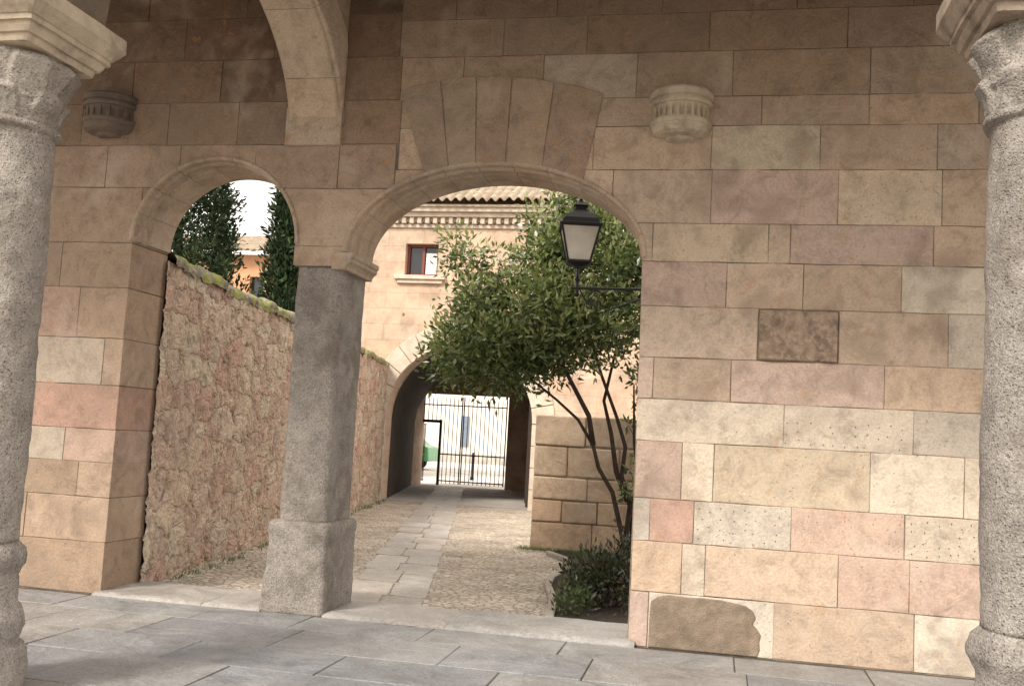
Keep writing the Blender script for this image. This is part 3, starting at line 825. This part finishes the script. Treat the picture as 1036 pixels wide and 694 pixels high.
trunks=[
 [(-1.05,4.0,0),(-1.06,4.0,.35),(-1.16,4.0,.7),(-1.24,3.98,1.0),(-1.42,3.97,1.28),(-1.50,3.97,1.55),(-1.70,3.98,1.85),(-1.98,4.0,2.08),(-2.5,4.05,2.45),(-2.9,4.05,2.7)],
 [(-1.02,4.02,0),(-1.06,4.05,.5),(-1.03,4.06,.85),(-1.15,4.08,1.2),(-1.12,4.1,1.55),(-1.24,4.1,1.9),(-1.45,4.12,2.4),(-1.7,4.15,3.1),(-1.85,4.2,4.0),(-1.9,4.2,4.6)],
 [(-.98,4.0,0),(-.92,3.98,.5),(-.98,3.97,.9),(-.90,3.95,1.3),(-.97,3.9,1.8),(-.85,3.9,2.3),(-.85,3.9,2.8),(-1.0,3.9,3.6),(-1.1,3.9,4.2)],
 [(-1.0,4.08,0),(-.86,4.2,.8),(-.75,4.3,1.6),(-.6,4.3,2.4),(-.4,4.3,3.2)],
 [(-1.50,3.97,1.55),(-1.56,3.9,1.9),(-1.9,3.8,2.5),(-2.3,3.7,3.0),(-2.7,3.6,3.5)],
 [(-1.06,4.06,.9),(-1.22,4.1,1.25),(-1.30,4.1,1.7),(-1.42,4.2,2.1),(-1.3,4.3,2.8),(-1.4,4.4,3.7)],
 [(-.94,4.03,0),(-1.0,4.1,.6),(-.93,4.1,1.1),(-1.02,4.12,1.6),(-1.05,4.1,2.3)],
]
for tpts in trunks:
    n=len(tpts); tube(bm,tpts,[.034*(1-.8*i/(n-1))+.004 for i in range(n)],8)
r=np.random.default_rng(3)
ells=[((-2.75,4.0,2.62),(.85,.75,.42),84),((-2.2,4.0,2.95),(1.02,.9,.55),98),((-1.75,4.1,3.6),(1.0,.95,.62),86),((-1.35,4.2,4.15),(.85,.85,.62),56),((-1.75,4.2,4.45),(.5,.5,.4),20),
      ((-2.2,4.1,4.2),(.36,.4,.45),14),((-3.3,4.0,3.9),(.22,.2,.34),6),((-3.1,4.0,3.2),(.38,.4,.35),14),((-.55,4.2,3.0),(.85,.9,1.0),40),((-2.9,3.9,3.5),(.35,.35,.35),8)]
cent=[]
for c,rad,n in ells: cent+=list(ell(r,c,rad,n))
cent=np.array(cent); sizes=rng.uniform(.8,1.35,len(cent))
allp=[Vector(p) for t in trunks for p in t if p[2]>2.0]
for c in cent[::3]:
    q=Vector(c); near=min(allp,key=lambda p:(p-q).length)
    mid=(near+q)/2+Vector((random.uniform(-.1,.1),random.uniform(-.1,.1),random.uniform(-.12,.05)))
    tube(bm,[near,mid,q],[.010,.007,.003],5)
low=[]
for k in range(26):
    q=Vector((r.uniform(-1.15,-.55),r.uniform(3.8,4.3),r.uniform(.9,2.4))); s0=Vector((-.98,4.0,q.z-.25))
    tube(bm,[s0,(s0+q)/2+Vector((0,0,.03)),q],[.006,.004,.002],4); low.append(tuple(q))
finish(bm,"trunk",M_bark,tr,smooth=True)
LC=[(.05,.08,.027),(.08,.115,.038),(.12,.16,.055),(.17,.21,.08),(.06,.095,.035)]
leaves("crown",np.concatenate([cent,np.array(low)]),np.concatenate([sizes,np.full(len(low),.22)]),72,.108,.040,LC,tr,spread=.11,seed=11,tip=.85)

def shrub(x,y,h,w,n,cols,label,seed,L=.07):
    root=empty("shrub",(x,y,0),label,"shrub"); bm=bmesh.new(); r=np.random.default_rng(seed)
    cs=[]
    for k in range(n):
        a=r.uniform(0,2*math.pi);rr=w*math.sqrt(r.uniform(0,1));zz_=h*r.uniform(.25,1)*(1-.45*(rr/w)**2)
        p=(x+rr*math.cos(a),y+rr*math.sin(a),zz_+.04); cs.append(p)
        if k%2==0: tube(bm,[(x+(p[0]-x)*.3,y+(p[1]-y)*.3,.01),((x+p[0])/2,(y+p[1])/2,zz_*.6),p],[.007,.005,.002],4)
    finish(bm,"stems",M_bark,root); leaves("foliage",cs,[1]*n,30,L,.028,cols,root,spread=.07,up=.7,seed=seed)
shrub(-1.02,1.75,.46,.42,54,[(.025,.03,.018),(.04,.05,.022),(.07,.045,.03),(.035,.055,.025)],"low dark leafy shrub in the planting bed",21,.085)
shrub(-.75,3.0,.55,.55,45,[(.025,.035,.018),(.04,.055,.022),(.06,.045,.03)],"dark straggly shrub beneath the tree",22,.08)
shrub(-1.28,1.15,.14,.10,8,[(.05,.08,.03),(.08,.10,.04)],"small green plant beside the kerb",23,.07)
def grass(name,pts,h,seed):
    r=np.random.default_rng(seed); vs=[];fs=[];cols=[]
    for p in pts:
        for k in range(9):
            b=np.array(p)+np.array([r.normal()*.03,r.normal()*.03,0]); d=np.array([r.normal()*.35,r.normal()*.35,1])*h*r.uniform(.4,1)
            s_=np.array([r.normal(),r.normal(),0]);s_/=np.linalg.norm(s_);s_*=.005
            i=len(vs); vs+= [b-s_,b+s_,b+d]; fs.append((i,i+1,i+2)); c=r.uniform(.7,1.3); cols+= [(.13*c,.17*c,.06*c,1)]*3
    me=bpy.data.meshes.new(name); me.from_pydata([tuple(v) for v in vs],[],fs); ca=me.color_attributes.new("Col",'FLOAT_COLOR','POINT'); ca.data.foreach_set("color",np.array(cols,dtype=np.float32).ravel()); me.materials.append(M_leaf)
    o=bpy.data.objects.new(name,me); link(o); o["kind"]="stuff"; return o
pts=[(x,YB-.08-abs(rng.normal())*.10,.0) for x in np.linspace(-2.8,-1.0,120)]
pts+=[(WX(y)+.08+abs(rng.normal())*.08,y,-.02) for y in rng.uniform(1.2,14,90)]
pts+=[(rng.uniform(-1.9,-1.0),rng.uniform(4,6),.01) for k in range(90)]
grass("grass",pts,.07,4)

def cypress(x,y,h,w,z0,label,seed,dens=1):
    root=empty("cypress_tree",(x,y,0),label,"tree"); bm=bmesh.new(); tube(bm,[(x,y,-.05),(x,y,h*.5),(x,y,h*.95)],[.14,.09,.02],8)
    finish(bm,"trunk",M_bark,root)
    r=np.random.default_rng(seed); cs=[]
    n=int(1000*h*w/8*dens)
    for k in range(n):
        t=r.uniform(z0/h,1); a=r.uniform(0,2*math.pi)
        lob=1+.34*noise.noise(Vector((math.cos(a)*1.6+seed,math.sin(a)*1.6,t*h*1.1)))+.18*noise.noise(Vector((math.cos(a)*5,math.sin(a)*5,t*h*4)))
        rad=w*min(1,(1-t)*2.2)**.7*lob
        rr=rad*math.sqrt(r.uniform(.45,1)); cs.append((x+rr*math.cos(a),y+rr*math.sin(a),t*h))
    leaves("crown",cs,[1]*len(cs),22,.15,.05,[(.018,.035,.016),(.03,.05,.022),(.05,.075,.03),(.028,.045,.02)],root,spread=.10,up=.9,seed=seed,mat=M_needle)
cypress(-12.0,12,9.9,1.24,2.5,"dark green cypress rising behind the rubble wall",31,1.1)
cypress(-7.72,8.6,6.5,.42,2.2,"slim cypress close behind the rubble wall",32,2)

oh=empty("orange_house",(0,0,0),"orange rendered house with clay tiled roof","house")
bm=bmesh.new(); slab(bm,[[(-24,-.05),(-12,-.05),(-12,7.6),(-24,7.6)],[(-16.75,5.9),(-16.75,6.8),(-16.2,6.8),(-16.2,5.9)][::-1]],25,25.4); box(bm,-24,-12,25.41,31,-.05,7.59); finish(bm,"wall",M_orange,oh)
bm=bmesh.new(); box(bm,-16.75,-16.2,25.2,25.25,5.9,6.8); finish(bm,"window",M_pane,oh)
troof("roof",-24.5,-11.5,24.4,7.6,28.5,8.9,oh,.25)

hs=empty("cream_house",(0,0,0),"pale cream rendered house across the street","house")
bm=bmesh.new(); box(bm,-34,10,47,52,-.05,9); finish(bm,"wall",M_cream,hs)
bm=bmesh.new(); box(bm,-14.25,-13.8,46.9,46.99,.9,2.6); finish(bm,"door",M_blue,hs)
bm=bmesh.new(); box(bm,-34,10,46.8,46.99,-.05,.5); finish(bm,"plinth",M_sill,hs)
car=empty("parked_car",(-14,34,0),"small green parked car seen beyond the gate","car")
bm=bmesh.new()
pf=[(-16,.35),(-16,.80),(-15.7,.92),(-14.95,1.0),(-14.4,1.42),(-13.0,1.46),(-12.45,1.05),(-12.1,.95),(-12.05,.35)]
prism(bm,pf,33.2,34.8); finish(bm,"body",M_carg,car,bevel=.06,seg=3)
bm=bmesh.new(); prism(bm,[(-14.75,1.03),(-14.32,1.36),(-13.08,1.39),(-12.62,1.05)],33.185,34.815); finish(bm,"window",M_pane,car)
for x in (-15.25,-12.85):
    for y in (33.22,34.62):
        bm=bmesh.new(); bmesh.ops.create_cone(bm,cap_ends=True,segments=24,radius1=.31,radius2=.31,depth=.2,matrix=Matrix.Translation((x,y,.29))@Matrix.Rotation(math.pi/2,4,'X'))
        finish(bm,"wheel",M_rubber,car)
for k,(x,y) in enumerate(((-10.6,27.0),(-8.6,27.0))):
    bm=bmesh.new(); lathe(bm,[(.07,0),(.07,.1),(.045,.14),(.045,.8),(.06,.84),(.06,.9),(.03,.98)],(x,y,-.02),16)
    tag(finish(bm,"bollard",M_iron,smooth=True),"black iron bollard on the pale street paving","bollard","street bollards")

# ------------------------------------------------------------ lantern
ln=empty("wall_lantern",(-1.39,1.2,3.04),"black four sided street lantern with frosted panes on iron bracket","lantern")
lx,ly=-1.385,1.2
bm=bmesh.new()
tube(bm,[(lx,ly,3.0),(lx,ly,3.24)],.014,10); lathe(bm,[(.012,2.96),(.028,2.985),(.012,3.01)],(lx,ly,0),12); lathe(bm,[(.014,3.10),(.03,3.13),(.014,3.16)],(lx,ly,0),12)
tube(bm,[(lx-.06,ly,3.045),(-.46,ly,3.045),(-.43,ly-.03,3.045),(-.43,TH-.02,3.045)],.013,8)
pts=[]
for i in range(20):
    t=i/19; a=t*2.6*math.pi; rr=.085*(1-t*.75); pts.append((lx+.17+rr*math.cos(a),ly,2.95+rr*math.sin(a)))
tube(bm,pts,.007,6); tube(bm,[(lx+.02,ly,3.04),(lx+.10,ly,2.90),(lx+.3,ly,2.84),(lx+.6,ly,2.95),(-.5,ly,3.03)],.008,6)
box(bm,-.50,-.36,TH-.005,TH+.02,2.90,3.2)
finish(bm,"bracket",M_iron,ln)
def sq(bm,levels,c,rot=math.pi/4,cap=True,n=4):
    rings=[[bm.verts.new((c[0]+r_*math.cos(rot+k*2*math.pi/n),c[1]+r_*math.sin(rot+k*2*math.pi/n),z)) for k in range(n)] for r_,z in levels]
    for a,b in zip(rings,rings[1:]):
        for k in range(n): bm.faces.new((a[k],a[(k+1)%n],b[(k+1)%n],b[k]))
    if cap: bm.faces.new(rings[0][::-1]);bm.faces.new(rings[-1])
bm=bmesh.new()
RT=.255;RB=.15; zb,zt_=3.30,3.62; rot=math.pi/4+.2
sq(bm,[(.05,3.235),(.06,3.25),(.11,3.262),(.165,3.285),(.165,3.302)],(lx,ly),rot)
sq(bm,[(RT+.015,3.615),(RT+.03,3.625),(RT+.03,3.645),(RT-.02,3.66)],(lx,ly),rot)
for k in range(4):
    a=rot+k*math.pi/2
    tube(bm,[(lx+RB*math.cos(a),ly+RB*math.sin(a),zb),(lx+RT*math.cos(a),ly+RT*math.sin(a),zt_)],.011,6)
finish(bm,"lantern_frame",M_iron,ln)
bm=bmesh.new(); sq(bm,[(RB-.008,zb+.002),(RT-.008,zt_-.002)],(lx,ly),rot); finish(bm,"lantern_glass",M_frost,ln)
bm=bmesh.new()
sq(bm,[(RT+.0,3.655),(RT-.03,3.70),(RT-.09,3.75),(.11,3.785),(.09,3.80)],(lx,ly),rot)
sq(bm,[(.075,3.80),(.075,3.83),(.10,3.84),(.07,3.86),(.03,3.885),(.012,3.90)],(lx,ly),rot)
lathe(bm,[(.008,3.895),(.02,3.91),(.02,3.925),(.004,3.96)],(lx,ly,0),10)
finish(bm,"lantern_cap",M_iron,ln)

# ------------------------------------------------------------ light
sc=scene
w=bpy.data.worlds.new("World"); sc.world=w; w.use_nodes=True; nt=w.node_tree; bg=nt.nodes["Background"]
sky=nt.nodes.new("ShaderNodeTexSky"); sky.sky_type='NISHITA'; sky.sun_disc=False
EL,AZ=math.radians(42),math.radians(208)
sky.sun_elevation=EL; sky.sun_rotation=AZ; sky.dust_density=3; sky.air_density=1.2
hs_=nt.nodes.new("ShaderNodeHueSaturation"); hs_.inputs["Saturation"].default_value=.3
mx=nt.nodes.new("ShaderNodeMix"); mx.data_type='RGBA'; mx.inputs[0].default_value=.7; mx.inputs[7].default_value=(16,14.9,13.8,1)
nt.links.new(sky.outputs[0],hs_.inputs["Color"]); nt.links.new(hs_.outputs[0],mx.inputs[6]); nt.links.new(mx.outputs[2],bg.inputs[0]); bg.inputs[1].default_value=.15
sd=bpy.data.lights.new("sun",'SUN'); sd.energy=4.1; sd.angle=math.radians(14); sd.color=(1,.92,.82)
so=bpy.data.objects.new("sun",sd); link(so)
dirv=Vector((math.sin(AZ)*math.cos(EL),math.cos(AZ)*math.cos(EL),math.sin(EL)))
so.rotation_euler=dirv.to_track_quat('Z','Y').to_euler(); so.location=(0,-10,15)

# ------------------------------------------------------------ camera
pitch,roll,yaw,f=.09226,.05539,.20712,1021.03
fw=Vector((-math.sin(yaw)*math.cos(pitch),math.cos(yaw)*math.cos(pitch),math.sin(pitch)))
r0=Vector((math.cos(yaw),math.sin(yaw),0)); u0=r0.cross(fw)
rr=r0*math.cos(roll)+u0*math.sin(roll); uu=u0*math.cos(roll)-r0*math.sin(roll)
cd=bpy.data.cameras.new("camera"); cam=bpy.data.objects.new("camera",cd); link(cam)
m=Matrix((( rr.x,uu.x,-fw.x,0),(rr.y,uu.y,-fw.y,-8.2737),(rr.z,uu.z,-fw.z,1.6),(0,0,0,1)))
cam.matrix_world=m; cd.sensor_width=36; cd.lens=f/1036*36; cd.clip_end=2000; cd.clip_start=.05
sc.camera=cam
